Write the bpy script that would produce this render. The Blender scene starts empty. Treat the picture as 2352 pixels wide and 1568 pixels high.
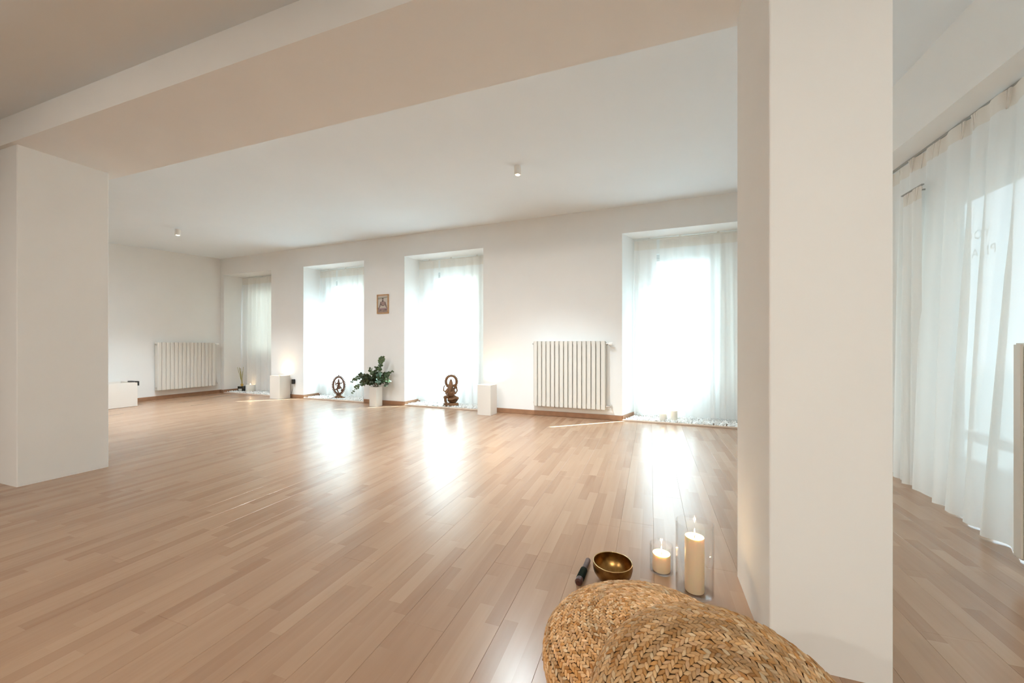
import bpy, bmesh, math, random
import numpy as np
from mathutils import Vector, Matrix, Euler

random.seed(7)
rng = np.random.default_rng(7)
S = bpy.context.scene
COL = S.collection
R = math.radians
PI = math.pi

# ------------------------------------------------------------------ camera, sky, sun, exposure
cam_d = bpy.data.cameras.new('camera')
cam_d.sensor_width = 36.0
cam_d.lens = 887.0 / 2352.0 * 36.0
cam_d.shift_y = 9.4 / 2352.0
cam_d.clip_start = 0.05
cam = bpy.data.objects.new('camera', cam_d)
COL.objects.link(cam)
cam.location = (0, 0, 0.95)
cam.rotation_euler = (R(90), 0, R(19.71))
S.camera = cam

world = bpy.data.worlds.new('hazy_sky')
S.world = world
world.use_nodes = True
wn = world.node_tree
wn.nodes['Background'].inputs[0].default_value = (0.66, 0.85, 1.0, 1)
wn.nodes['Background'].inputs[1].default_value = 0.42

SUN_AZ, SUN_EL = R(40.0), R(48.0)          # azimuth the sun stands at, from +x towards +y
sun_d = bpy.data.lights.new('sun', 'SUN')
sun_d.energy = 4.4
sun_d.angle = R(0.6)
sun_d.color = (0.66, 0.88, 1.0)
sun = bpy.data.objects.new('sun', sun_d)
COL.objects.link(sun)
sdir = Vector((math.cos(SUN_AZ) * math.cos(SUN_EL), math.sin(SUN_AZ) * math.cos(SUN_EL), math.sin(SUN_EL)))
sun.rotation_euler = sdir.to_track_quat('Z', 'Y').to_euler()
sun.location = (10, 12, 14)

S.view_settings.view_transform = 'Standard'
S.view_settings.look = 'None'
S.view_settings.gamma = 1.0
S.view_settings.use_curve_mapping = False
S.view_settings.exposure = 4.0
S.cycles.max_bounces = 14
S.cycles.diffuse_bounces = 9
S.cycles.transmission_bounces = 8
S.cycles.transparent_max_bounces = 24
S.cycles.caustics_reflective = False
S.cycles.caustics_refractive = False
S.cycles.sample_clamp_indirect = 8.0
S.cycles.use_denoising = True

# ------------------------------------------------------------------ materials
def new_mat(name):
    m = bpy.data.materials.new(name)
    m.use_nodes = True
    nt = m.node_tree
    return m, nt, nt.nodes['Principled BSDF']

def N(nt, kind, **kw):
    n = nt.nodes.new(kind)
    for k, v in kw.items():
        setattr(n, k, v)
    return n

def plain(name, col, rough=0.5, metal=0.0, spec=0.5, noise=0.0, nscale=40, bump=0.0, bscale=200, sss=0.0):
    m, nt, p = new_mat(name)
    p.inputs['Base Color'].default_value = (*col, 1)
    p.inputs['Roughness'].default_value = rough
    p.inputs['Metallic'].default_value = metal
    p.inputs['Specular IOR Level'].default_value = spec
    tc = N(nt, 'ShaderNodeTexCoord')
    if noise > 0:
        t = N(nt, 'ShaderNodeTexNoise')
        t.inputs['Scale'].default_value = nscale
        t.inputs['Detail'].default_value = 4
        nt.links.new(tc.outputs['Object'], t.inputs['Vector'])
        r = N(nt, 'ShaderNodeMapRange')
        r.inputs['From Min'].default_value = 0.3
        r.inputs['From Max'].default_value = 0.7
        r.inputs['To Min'].default_value = 1 - noise
        r.inputs['To Max'].default_value = 1 + noise * 0.4
        nt.links.new(t.outputs['Fac'], r.inputs['Value'])
        mx = N(nt, 'ShaderNodeVectorMath', operation='SCALE')
        mx.inputs[0].default_value = col
        nt.links.new(r.outputs[0], mx.inputs['Scale'])
        nt.links.new(mx.outputs[0], p.inputs['Base Color'])
    if bump > 0:
        t2 = N(nt, 'ShaderNodeTexNoise')
        t2.inputs['Scale'].default_value = bscale
        t2.inputs['Detail'].default_value = 3
        nt.links.new(tc.outputs['Object'], t2.inputs['Vector'])
        b = N(nt, 'ShaderNodeBump')
        b.inputs['Strength'].default_value = bump
        b.inputs['Distance'].default_value = 0.002
        nt.links.new(t2.outputs['Fac'], b.inputs['Height'])
        nt.links.new(b.outputs[0], p.inputs['Normal'])
    if sss > 0:
        p.inputs['Subsurface Weight'].default_value = sss
        p.inputs['Subsurface Radius'].default_value = (0.03, 0.018, 0.01)
        p.inputs['Subsurface Scale'].default_value = 0.6
    return m

def emit(name, col, strength):
    m = bpy.data.materials.new(name)
    m.use_nodes = True
    nt = m.node_tree
    nt.nodes.clear()
    e = N(nt, 'ShaderNodeEmission')
    e.inputs[0].default_value = (*col, 1)
    e.inputs[1].default_value = strength
    o = N(nt, 'ShaderNodeOutputMaterial')
    nt.links.new(e.outputs[0], o.inputs[0])
    return m

M_wall = plain('wall_paint', (0.87, 0.875, 0.865), 0.85, spec=0.2, noise=0.015, nscale=3, bump=0.06, bscale=160)
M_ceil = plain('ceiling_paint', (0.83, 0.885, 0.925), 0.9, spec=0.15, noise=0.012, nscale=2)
M_base = plain('baseboard_wood', (0.36, 0.19, 0.105), 0.4, noise=0.15, nscale=14)
M_trim = plain('pale_threshold_wood', (0.72, 0.58, 0.48), 0.45, noise=0.1, nscale=18)
M_sub = plain('subfloor', (0.06, 0.035, 0.022), 0.9)
M_enamel = plain('radiator_enamel', (0.72, 0.69, 0.635), 0.35, spec=0.4)
M_enamel_back = plain('radiator_core', (0.6, 0.57, 0.52), 0.5)
M_chrome = plain('chrome', (0.75, 0.73, 0.7), 0.2, metal=1.0)
M_plastic = plain('white_plastic', (0.86, 0.85, 0.82), 0.35)
M_black = plain('black_plastic', (0.012, 0.012, 0.012), 0.4)
M_white = plain('white_lacquer', (0.75, 0.71, 0.655), 0.5, noise=0.01, nscale=6)
M_frame = plain('window_frame_white', (0.72, 0.74, 0.74), 0.4)
M_rail = plain('rail_white', (0.8, 0.79, 0.75), 0.4)
M_railg = plain('rail_grey', (0.42, 0.41, 0.39), 0.6)
M_peb = plain('white_marble', (0.86, 0.85, 0.83), 0.6, noise=0.12, nscale=30)
M_bronze = plain('brown_bronze', (0.16, 0.062, 0.028), 0.45, metal=0.3, noise=0.45, nscale=25)
M_bronze2 = plain('gold_brown_bronze', (0.24, 0.115, 0.05), 0.42, metal=0.35, noise=0.5, nscale=18)
M_wax = plain('cream_wax', (0.90, 0.74, 0.53), 0.45, sss=0.6)
M_waxw = plain('white_wax', (0.88, 0.84, 0.76), 0.45, sss=0.3)
M_wick = plain('wick', (0.02, 0.016, 0.014), 0.9)
M_flame = emit('flame', (1.0, 0.74, 0.42), 3.0)
M_bulb = emit('lamp_bulb', (1.0, 0.78, 0.5), 6.0)
M_stone = plain('render_cream', (0.5, 0.44, 0.36), 0.9, noise=0.08, nscale=2)
M_pave = plain('paving', (0.15, 0.155, 0.15), 0.9, noise=0.12, nscale=1.5)
M_roof = plain('roof_tile', (0.35, 0.16, 0.1), 0.8)
M_leaf = plain('eucalyptus_leaf', (0.105, 0.165, 0.07), 0.55, noise=0.55, nscale=22)
M_leafb = plain('eucalyptus_leaf_blue', (0.24, 0.36, 0.28), 0.55, noise=0.25, nscale=22)
M_leafd = plain('eucalyptus_leaf_dark', (0.05, 0.075, 0.03), 0.5, noise=0.5, nscale=22)
M_stem = plain('eucalyptus_stem', (0.17, 0.12, 0.06), 0.7)
M_dglass = plain('black_green_glass', (0.008, 0.014, 0.012), 0.08, spec=0.7)
M_gold = plain('gold_collar', (0.55, 0.38, 0.12), 0.3, metal=0.9)
M_reed = plain('reed_olive', (0.34, 0.3, 0.07), 0.7)
M_label = plain('paper_label', (0.55, 0.52, 0.47), 0.7)
M_pine = plain('pale_wood_frame', (0.56, 0.33, 0.16), 0.5, noise=0.2, nscale=30)
M_suede = plain('green_black_suede', (0.012, 0.018, 0.013), 0.95, spec=0.1)
M_rosewood = plain('rosewood', (0.12, 0.062, 0.05), 0.5, noise=0.4, nscale=40)
M_rosetip = plain('mallet_tip_wood', (0.06, 0.018, 0.012), 0.4)
M_letters = plain('vinyl_letters', (0.2, 0.2, 0.2), 0.7)

# brass singing bowl: hammered metal
M_brass, nt, p = new_mat('hammered_brass')
p.inputs['Metallic'].default_value = 1.0
p.inputs['Roughness'].default_value = 0.33
tc = N(nt, 'ShaderNodeTexCoord')
nz = N(nt, 'ShaderNodeTexNoise'); nz.inputs['Scale'].default_value = 28; nz.inputs['Detail'].default_value = 5
nt.links.new(tc.outputs['Object'], nz.inputs['Vector'])
cr = N(nt, 'ShaderNodeValToRGB')
cr.color_ramp.elements[0].position = 0.3; cr.color_ramp.elements[0].color = (0.16, 0.075, 0.022, 1)
cr.color_ramp.elements[1].position = 0.75; cr.color_ramp.elements[1].color = (0.42, 0.25, 0.085, 1)
nt.links.new(nz.outputs['Fac'], cr.inputs[0]); nt.links.new(cr.outputs[0], p.inputs['Base Color'])
vo = N(nt, 'ShaderNodeTexVoronoi'); vo.inputs['Scale'].default_value = 60
nt.links.new(tc.outputs['Object'], vo.inputs['Vector'])
bp = N(nt, 'ShaderNodeBump'); bp.inputs['Strength'].default_value = 0.12; bp.inputs['Distance'].default_value = 0.002
nt.links.new(vo.outputs['Distance'], bp.inputs['Height']); nt.links.new(bp.outputs[0], p.inputs['Normal'])
M_brassrim = plain('polished_brass_rim', (0.62, 0.42, 0.2), 0.25, metal=1.0)

# laminate floor: printed strips on every plank, fine grain along the plank
M_floor, nt, p = new_mat('oak_laminate')
geo = N(nt, 'ShaderNodeNewGeometry')
sep = N(nt, 'ShaderNodeSeparateXYZ'); nt.links.new(geo.outputs['Position'], sep.inputs[0])
def M1(op, a, b=None):
    n = N(nt, 'ShaderNodeMath', operation=op)
    for i, v in enumerate((a, b)):
        if v is None: continue
        if isinstance(v, (int, float)): n.inputs[i].default_value = v
        else: nt.links.new(v, n.inputs[i])
    return n.outputs[0]
PW = 0.165
row = M1('FLOOR', M1('DIVIDE', M1('ADD', sep.outputs['X'], 8.4), PW / 3))
wn1 = N(nt, 'ShaderNodeTexWhiteNoise', noise_dimensions='1D'); nt.links.new(row, wn1.inputs['W'])
cell = M1('FLOOR', M1('ADD', M1('DIVIDE', sep.outputs['Y'], 0.47), M1('MULTIPLY', wn1.outputs['Value'], 7.3)))
cmb = N(nt, 'ShaderNodeCombineXYZ'); nt.links.new(row, cmb.inputs[0]); nt.links.new(cell, cmb.inputs[1])
wn2 = N(nt, 'ShaderNodeTexWhiteNoise', noise_dimensions='3D'); nt.links.new(cmb.outputs[0], wn2.inputs['Vector'])
mp = N(nt, 'ShaderNodeMapping'); mp.inputs['Scale'].default_value = (42, 2.4, 1)
nt.links.new(geo.outputs['Position'], mp.inputs[0])
addv = N(nt, 'ShaderNodeVectorMath', operation='ADD')
sc10 = N(nt, 'ShaderNodeVectorMath', operation='SCALE'); sc10.inputs['Scale'].default_value = 11.0
nt.links.new(cmb.outputs[0], sc10.inputs[0])
nt.links.new(mp.outputs[0], addv.inputs[0]); nt.links.new(sc10.outputs[0], addv.inputs[1])
gr = N(nt, 'ShaderNodeTexNoise'); gr.inputs['Scale'].default_value = 1.0; gr.inputs['Detail'].default_value = 7; gr.inputs['Distortion'].default_value = 0.7
nt.links.new(addv.outputs[0], gr.inputs['Vector'])
mp2 = N(nt, 'ShaderNodeMapping'); mp2.inputs['Scale'].default_value = (9, 1.1, 1)
nt.links.new(geo.outputs['Position'], mp2.inputs[0])
gr2 = N(nt, 'ShaderNodeTexNoise'); gr2.inputs['Scale'].default_value = 1.0; gr2.inputs['Detail'].default_value = 3
addv2 = N(nt, 'ShaderNodeVectorMath', operation='ADD')
nt.links.new(mp2.outputs[0], addv2.inputs[0]); nt.links.new(sc10.outputs[0], addv2.inputs[1])
nt.links.new(addv2.outputs[0], gr2.inputs['Vector'])
tone = M1('ADD', M1('ADD', M1('MULTIPLY', wn2.outputs['Value'], 0.26), M1('ADD', M1('MULTIPLY', gr.outputs['Fac'], 0.2), 0.13)), M1('MULTIPLY', gr2.outputs['Fac'], 0.36))
crf = N(nt, 'ShaderNodeValToRGB')
els = crf.color_ramp.elements
els[0].position = 0.28; els[0].color = (0.31, 0.168, 0.095, 1)
els[1].position = 0.95; els[1].color = (0.51, 0.345, 0.23, 1)
e = els.new(0.6); e.color = (0.42, 0.26, 0.162, 1)
nt.links.new(tone, crf.inputs[0]); nt.links.new(crf.outputs[0], p.inputs['Base Color'])
p.inputs['Roughness'].default_value = 0.3
rr = N(nt, 'ShaderNodeMapRange'); rr.inputs['To Min'].default_value = 0.24; rr.inputs['To Max'].default_value = 0.27
nt.links.new(gr.outputs['Fac'], rr.inputs['Value']); nt.links.new(rr.outputs[0], p.inputs['Roughness'])
p.inputs['Specular IOR Level'].default_value = 0.95
# sheer curtain: woven cloth that scatters light through and lets a little straight through
def sheer(name, col, transl, transp):
    m = bpy.data.materials.new(name); m.use_nodes = True
    nt = m.node_tree; nt.nodes.clear()
    o = N(nt, 'ShaderNodeOutputMaterial')
    d = N(nt, 'ShaderNodeBsdfDiffuse'); d.inputs[0].default_value = (*col, 1)
    t = N(nt, 'ShaderNodeBsdfTranslucent'); t.inputs[0].default_value = (*col, 1)
    tr = N(nt, 'ShaderNodeBsdfTransparent'); tr.inputs[0].default_value = (1, 1, 1, 1)
    mx = N(nt, 'ShaderNodeMixShader'); mx.inputs[0].default_value = transl
    nt.links.new(d.outputs[0], mx.inputs[1]); nt.links.new(t.outputs[0], mx.inputs[2])
    mx2 = N(nt, 'ShaderNodeMixShader')
    lw = N(nt, 'ShaderNodeLayerWeight'); lw.inputs['Blend'].default_value = 0.25
    mr = N(nt, 'ShaderNodeMapRange'); mr.inputs['To Min'].default_value = transp; mr.inputs['To Max'].default_value = transp * 0.15
    nt.links.new(lw.outputs['Facing'], mr.inputs['Value']); nt.links.new(mr.outputs[0], mx2.inputs[0])
    nt.links.new(mx.outputs[0], mx2.inputs[1]); nt.links.new(tr.outputs[0], mx2.inputs[2])
    nt.links.new(mx2.outputs[0], o.inputs[0])
    return m
M_sheer = sheer('sheer_voile', (0.93, 0.93, 0.92), 0.4, 0.05)
M_header = sheer('header_tape_cloth', (0.86, 0.83, 0.78), 0.2, 0.0)

def clear_glass(name, tint, ior, facing_dark=0.0):
    m = bpy.data.materials.new(name); m.use_nodes = True
    nt = m.node_tree; nt.nodes.clear()
    o = N(nt, 'ShaderNodeOutputMaterial')
    tr = N(nt, 'ShaderNodeBsdfTransparent')
    gl = N(nt, 'ShaderNodeBsdfGlossy'); gl.inputs['Roughness'].default_value = 0.02
    lf = N(nt, 'ShaderNodeLayerWeight'); lf.inputs['Blend'].default_value = 0.42
    pw = N(nt, 'ShaderNodeMath', operation='POWER'); pw.inputs[1].default_value = 5.0
    nt.links.new(lf.outputs['Facing'], pw.inputs[0])
    fr = N(nt, 'ShaderNodeMapRange'); fr.inputs['To Min'].default_value = ior; fr.inputs['To Max'].default_value = 0.75
    nt.links.new(pw.outputs[0], fr.inputs['Value'])
    mx = N(nt, 'ShaderNodeMixShader')
    if facing_dark > 0:
        lw = N(nt, 'ShaderNodeLayerWeight'); lw.inputs['Blend'].default_value = 0.04
        mc = N(nt, 'ShaderNodeMix', data_type='RGBA')
        mc.inputs['A'].default_value = (*tint, 1); mc.inputs['B'].default_value = (1 - facing_dark,) * 3 + (1,)
        nt.links.new(lw.outputs['Facing'], mc.inputs['Factor']); nt.links.new(mc.outputs['Result'], tr.inputs[0])
    else:
        tr.inputs[0].default_value = (*tint, 1)
    nt.links.new(fr.outputs[0], mx.inputs[0]); nt.links.new(tr.outputs[0], mx.inputs[1]); nt.links.new(gl.outputs[0], mx.inputs[2])
    nt.links.new(mx.outputs[0], o.inputs[0])
    return m
M_pane = clear_glass('window_glass', (0.97, 0.99, 0.98), 0.04)
M_jar = clear_glass('jar_glass', (0.995, 0.995, 0.993), 0.03, 0.45)

# woven straw: tone per strand from a colour attribute
M_straw, nt, p = new_mat('banana_fibre')
at = N(nt, 'ShaderNodeAttribute'); at.attribute_name = 'tone'
tc = N(nt, 'ShaderNodeTexCoord')
nz = N(nt, 'ShaderNodeTexNoise'); nz.inputs['Scale'].default_value = 160; nz.inputs['Detail'].default_value = 3
nt.links.new(tc.outputs['Object'], nz.inputs['Vector'])
mr = N(nt, 'ShaderNodeMapRange'); mr.inputs['To Min'].default_value = 0.8; mr.inputs['To Max'].default_value = 1.15
nt.links.new(nz.outputs['Fac'], mr.inputs['Value'])
vs = N(nt, 'ShaderNodeVectorMath', operation='SCALE')
nt.links.new(at.outputs['Color'], vs.inputs[0]); nt.links.new(mr.outputs[0], vs.inputs['Scale'])
nt.links.new(vs.outputs[0], p.inputs['Base Color'])
p.inputs['Roughness'].default_value = 0.6
p.inputs['Specular IOR Level'].default_value = 0.35
M_strawin = plain('pouf_core', (0.11, 0.055, 0.022), 0.9)

# ------------------------------------------------------------------ mesh helpers
def link(name, me, mats, parent=None, loc=(0, 0, 0), rot=(0, 0, 0), smooth=False):
    if not isinstance(mats, (list, tuple)): mats = [mats]
    for m in mats: me.materials.append(m)
    if smooth and len(me.polygons):
        me.polygons.foreach_set('use_smooth', [True] * len(me.polygons))
    o = bpy.data.objects.new(name, me)
    COL.objects.link(o)
    o.location = loc; o.rotation_euler = rot
    if parent is not None: o.parent = parent
    return o

def obj(name, bm, mats, parent=None, loc=(0, 0, 0), rot=(0, 0, 0), smooth=False):
    bmesh.ops.recalc_face_normals(bm, faces=bm.faces)
    me = bpy.data.meshes.new(name)
    bm.to_mesh(me); bm.free()
    return link(name, me, mats, parent, loc, rot, smooth)

def autosmooth(o, deg=35):
    me = o.data
    bm = bmesh.new(); bm.from_mesh(me)
    for f in bm.faces: f.smooth = True
    for e_ in bm.edges:
        if len(e_.link_faces) == 2 and e_.calc_face_angle(0) > R(deg): e_.smooth = False
    bm.to_mesh(me); bm.free()
    return o

def thing(name, label, cat, loc=(0, 0, 0), rz=0.0, group=None, rot=None):
    o = bpy.data.objects.new(name, None); COL.objects.link(o)
    o.empty_display_size = 0.1
    o.location = loc; o.rotation_euler = rot if rot else (0, 0, rz)
    o['label'] = label; o['category'] = cat
    if group: o['group'] = group
    return o

def tag(o, label, cat, group=None, kind=None):
    o['label'] = label; o['category'] = cat
    if group: o['group'] = group
    if kind: o['kind'] = kind
    return o

def struct(o, label=None):
    o['kind'] = 'structure'
    if label: o['label'] = label
    return o

def box(bm, x0, x1, y0, y1, z0, z1, bev=0.0, seg=2, mi=0):
    g = bmesh.ops.create_cube(bm, size=1.0)
    vs_ = g['verts']
    bmesh.ops.scale(bm, vec=(x1 - x0, y1 - y0, z1 - z0), verts=vs_)
    bmesh.ops.translate(bm, vec=((x0 + x1) / 2, (y0 + y1) / 2, (z0 + z1) / 2), verts=vs_)
    fs = set(f for v in vs_ for f in v.link_faces)
    for f in fs: f.material_index = mi
    if bev > 0:
        es = list(set(e_ for v in vs_ for e_ in v.link_edges))
        bmesh.ops.bevel(bm, geom=es, offset=bev, segments=seg, affect='EDGES', profile=0.5)
    return bm

def prism(bm, poly, z0, z1, mi=0):
    b = [bm.verts.new((x, y, z0)) for x, y in poly]
    t = [bm.verts.new((x, y, z1)) for x, y in poly]
    n = len(poly)
    fs = [bm.faces.new(b[::-1]), bm.faces.new(t)]
    for i in range(n):
        fs.append(bm.faces.new((b[i], b[(i + 1) % n], t[(i + 1) % n], t[i])))
    for f in fs: f.material_index = mi
    return bm

def lathe(bm, prof, n=32, close=False, mi=0):
    rings = []
    for r, z in prof:
        if r < 1e-6:
            rings.append([bm.verts.new((0, 0, z))])
        else:
            rings.append([bm.verts.new((r * math.cos(2 * PI * i / n), r * math.sin(2 * PI * i / n), z)) for i in range(n)])
    pairs = list(zip(rings[:-1], rings[1:]))
    if close: pairs.append((rings[-1], rings[0]))
    for a, b in pairs:
        for i in range(n):
            j = (i + 1) % n
            if len(a) == 1 and len(b) == 1: continue
            if len(a) == 1: f = bm.faces.new((a[0], b[i], b[j]))
            elif len(b) == 1: f = bm.faces.new((a[i], a[j], b[0]))
            else: f = bm.faces.new((a[i], a[j], b[j], b[i]))
            f.material_index = mi
    return bm

def tube(bm, pts, rad, n=8, cap=True, mi=0):
    pts = [Vector(p_) for p_ in pts]
    if isinstance(rad, (int, float)): rad = [rad] * len(pts)
    rings = []
    prev = None
    for i, p_ in enumerate(pts):
        t = (pts[min(i + 1, len(pts) - 1)] - pts[max(i - 1, 0)]).normalized()
        if prev is None:
            a = Vector((0, 0, 1)) if abs(t.z) < 0.9 else Vector((1, 0, 0))
            u = t.cross(a).normalized()
        else:
            u = (prev - t * prev.dot(t)).normalized()
        prev = u
        w = t.cross(u)
        rings.append([bm.verts.new(p_ + (u * math.cos(2 * PI * k / n) + w * math.sin(2 * PI * k / n)) * rad[i]) for k in range(n)])
    for a, b in zip(rings[:-1], rings[1:]):
        for i in range(n):
            f = bm.faces.new((a[i], a[(i + 1) % n], b[(i + 1) % n], b[i])); f.material_index = mi
    if cap:
        bm.faces.new(rings[0][::-1]).material_index = mi
        bm.faces.new(rings[-1]).material_index = mi
    return bm

def ball(bm, c, r, sub=2, rot=None):
    g = bmesh.ops.create_icosphere(bm, subdivisions=sub, radius=1.0)
    if isinstance(r, (int, float)): r = (r, r, r)
    m = Matrix.Translation(Vector(c)) @ (rot.to_matrix().to_4x4() if rot else Matrix.Identity(4)) @ Matrix.Diagonal((*r, 1))
    bmesh.ops.transform(bm, matrix=m, verts=g['verts'])
    return bm

def limb(bm, pts, rad):
    tube(bm, pts, rad, 10)
    for p_, r_ in zip(pts, rad): ball(bm, p_, r_ * 1.0, 2)
    return bm

def remeshed(name, bm, voxel, mats, parent, smooth_it=2):
    me = bpy.data.meshes.new(name + '_raw'); bm.to_mesh(me); bm.free()
    tmp = bpy.data.objects.new(name + '_raw', me); COL.objects.link(tmp)
    md = tmp.modifiers.new('r', 'REMESH'); md.mode = 'VOXEL'; md.voxel_size = voxel
    sm = tmp.modifiers.new('s', 'SMOOTH'); sm.factor = 0.5; sm.iterations = smooth_it
    dg = bpy.context.evaluated_depsgraph_get()
    out = bpy.data.meshes.new_from_object(tmp.evaluated_get(dg))
    bpy.data.objects.remove(tmp); bpy.data.meshes.remove(me)
    out.name = name
    return link(name, out, mats, parent, smooth=True)

def pydata(name, V, F, mats, parent=None, smooth=False, **kw):
    me = bpy.data.meshes.new(name)
    V = np.asarray(V, dtype=np.float32); F = np.asarray(F, dtype=np.int32)
    k = F.shape[1]
    me.vertices.add(len(V)); me.vertices.foreach_set('co', V.ravel())
    me.loops.add(F.size); me.loops.foreach_set('vertex_index', F.ravel())
    me.polygons.add(len(F)); me.polygons.foreach_set('loop_start', np.arange(len(F), dtype=np.int32) * k)
    me.update(calc_edges=True); me.validate()
    return link(name, me, mats, parent, smooth=smooth, **kw)

# ------------------------------------------------------------------ room frame
# the window wall stands 2.1 degrees off the pillar grid: local x runs along it (u), local y points outdoors (d)
WO = Vector((-8.16, 5.352, 0)); WR = -0.03733
WT = Vector((math.cos(WR), math.sin(WR), 0)); WNV = Vector((-math.sin(WR), math.cos(WR), 0))
def wpos(u, d, z=0): return WO + WT * u + WNV * d + Vector((0, 0, z))
def ux(x): return (x + 8.16) / math.cos(WR)
WH = 2.365                                       # niche height
#          u_left, splay, u_right, glass u0, u1, z0, z1
WIN = [(ux(-8.06), 0.02, ux(-6.696), ux(-7.94), ux(-6.98), 0.75, 2.17),
       (ux(-5.865), 0.01, ux(-4.482), ux(-5.76), ux(-4.72), 0.45, 2.17),
       (ux(-3.667), 0.03, ux(-2.281), ux(-3.47), ux(-2.55), 0.30, 2.17),
       (ux(-0.335), 0.14, ux(1.04), ux(-0.04), ux(0.80), 0.35, 2.17)]
ND = 0.46                                        # niche depth
UE = ux(2.2)

bm = bmesh.new()
edges = [-0.3]
prev_r, prev = -0.3, None
for i, (ul, sp, ur, g0, g1, gz0, gz1) in enumerate(WIN):
    prism(bm, [(prev_r, 0), (ul, 0), (ul + sp, ND), (ul + sp, ND + 0.16), (prev_r, ND + 0.16)], -0.05, 2.95)
    box(bm, ul, ur, 0, ND, WH, 2.95)                                    # lintel of the niche
    a0, a1 = ul + sp, ur
    box(bm, a0, g0, ND, ND + 0.16, -0.05, 2.95)
    box(bm, g1, a1, ND, ND + 0.16, -0.05, 2.95)
    box(bm, g0, g1, ND, ND + 0.16, -0.05, gz0)
    box(bm, g0, g1, ND, ND + 0.16, gz1, 2.95)
    prev_r = ur
box(bm, prev_r, UE, 0, ND + 0.16, -0.05, 2.95)
struct(obj('wall_back', bm, M_wall, loc=WO, rot=(0, 0, WR)), 'long white window wall with four deep niches')

bm = bmesh.new(); box(bm, -8.36, -8.16, -2.8, 5.7, -0.05, 2.95)
struct(obj('wall_left', bm, M_wall), 'white end wall at the far left')
bm = bmesh.new(); box(bm, -8.36, 2.2, -3.0, -2.8, -0.05, 2.95)
struct(obj('wall_front', bm, M_wall), 'white wall behind the viewer')
# right wall with a shop window and another one nearer
RX = 1.95
bm = bmesh.new()
RW = [(-2.2, -0.6), (0.1, 3.75)]
RZ0, RZ1 = 0.12, 2.0
yy = -2.8
for a, b in RW:
    box(bm, RX, RX + 0.2, yy, a, -0.05, 2.95)
    box(bm, RX, RX + 0.2, a, b, -0.05, RZ0)
    box(bm, RX, RX + 0.2, a, b, RZ1, 2.95)
    yy = b
box(bm, RX, RX + 0.2, yy, 5.2, -0.05, 2.95)
struct(obj('wall_right', bm, M_wall), 'white wall with shop windows behind sheer curtains')

# ceiling: studio part sags slightly towards the end wall, a lower flat part in front of the beam
bm = bmesh.new()
nx, ny = 26, 12
grid = []
for i in range(nx + 1):
    for j in range(ny + 1):
        x = -8.36 + 10.56 * i / nx; y = 1.6 + 4.3 * j / ny
        t = min(1, max(0, (-5.2 - x) / 2.9)); t = t * t * (3 - 2 * t)
        z = 2.70 - 0.066 * max(0, 5.3 - y) * t
        grid.append((x, y, z))
vb = [bm.verts.new(p_) for p_ in grid]
vt = [bm.verts.new((x, y, 2.95)) for x, y, z in grid]
idx = lambda i, j: i * (ny + 1) + j
for i in range(nx):
    for j in range(ny):
        bm.faces.new((vb[idx(i, j)], vb[idx(i, j + 1)], vb[idx(i + 1, j + 1)], vb[idx(i + 1, j)]))
        bm.faces.new((vt[idx(i, j)], vt[idx(i + 1, j)], vt[idx(i + 1, j + 1)], vt[idx(i, j + 1)]))
box(bm, -8.36, 2.2, -3.0, 1.4, 2.478, 2.95)
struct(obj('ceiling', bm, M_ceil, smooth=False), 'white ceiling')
bm = bmesh.new(); box(bm, -8.2, 1.98, 1.292, 1.856, 2.30, 2.9)
struct(obj('trim_1', bm, M_wall), 'wide white ceiling beam crossing the room over the pillars')
bm = bmesh.new(); box(bm, 1.545, 1.97, 1.80, 5.1, 2.26, 2.9)
struct(obj('trim_2', bm, M_wall), 'white dropped beam above the right hand curtain')
bm = bmesh.new(); box(bm, 1.545, 1.97, -2.8, 1.35, 2.26, 2.9)
struct(obj('trim_3', bm, M_wall), 'white dropped beam nearer the viewer')
bm = bmesh.new(); box(bm, -4.46, -4.0, 1.318, 1.785, -0.02, 2.32, 0.004, 1)
struct(obj('wall_pillar_left', bm, M_wall), 'square white pillar at the left')
bm = bmesh.new(); box(bm, 0.338, 0.633, 1.36, 1.818, -0.02, 2.32, 0.005, 2)
struct(obj('wall_pillar_right', bm, M_wall), 'square white pillar in the right foreground')

# baseboards
def baseboard(name, segs, frame=None):
    bm = bmesh.new()
    for x0, x1, y0, y1 in segs: box(bm, x0, x1, y0, y1, 0.0, 0.064, 0.003, 1)
    if frame: return struct(obj(name, bm, M_base, loc=WO, rot=(0, 0, WR)), 'brown wooden skirting under the window wall')
    return struct(obj(name, bm, M_base), 'brown wooden skirting')
segs = []
pr = 0.0
for (ul, sp, ur, *_r) in WIN:
    if ul - pr > 0.02: segs.append((pr, ul, -0.012, 0.0))
    pr = ur
segs.append((pr, ux(1.9), -0.012, 0.0))
baseboard('baseboard_back', segs, True)
bm = bmesh.new()
for (ul, sp, ur, *_r) in WIN:                    # short returns of the skirting inside the niches
    prism(bm, [(ul, 0.0), (ul + 0.012, 0.0), (ul + sp * 0.8 + 0.012, ND * 0.8), (ul + sp * 0.8, ND * 0.8)], 0.0, 0.066)
struct(obj('baseboard_niche', bm, M_base, loc=WO, rot=(0, 0, WR)), 'brown skirting returning into the window niches')
baseboard('baseboard_left', [(-8.16, -8.148, -2.8, 5.34)])

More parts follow.
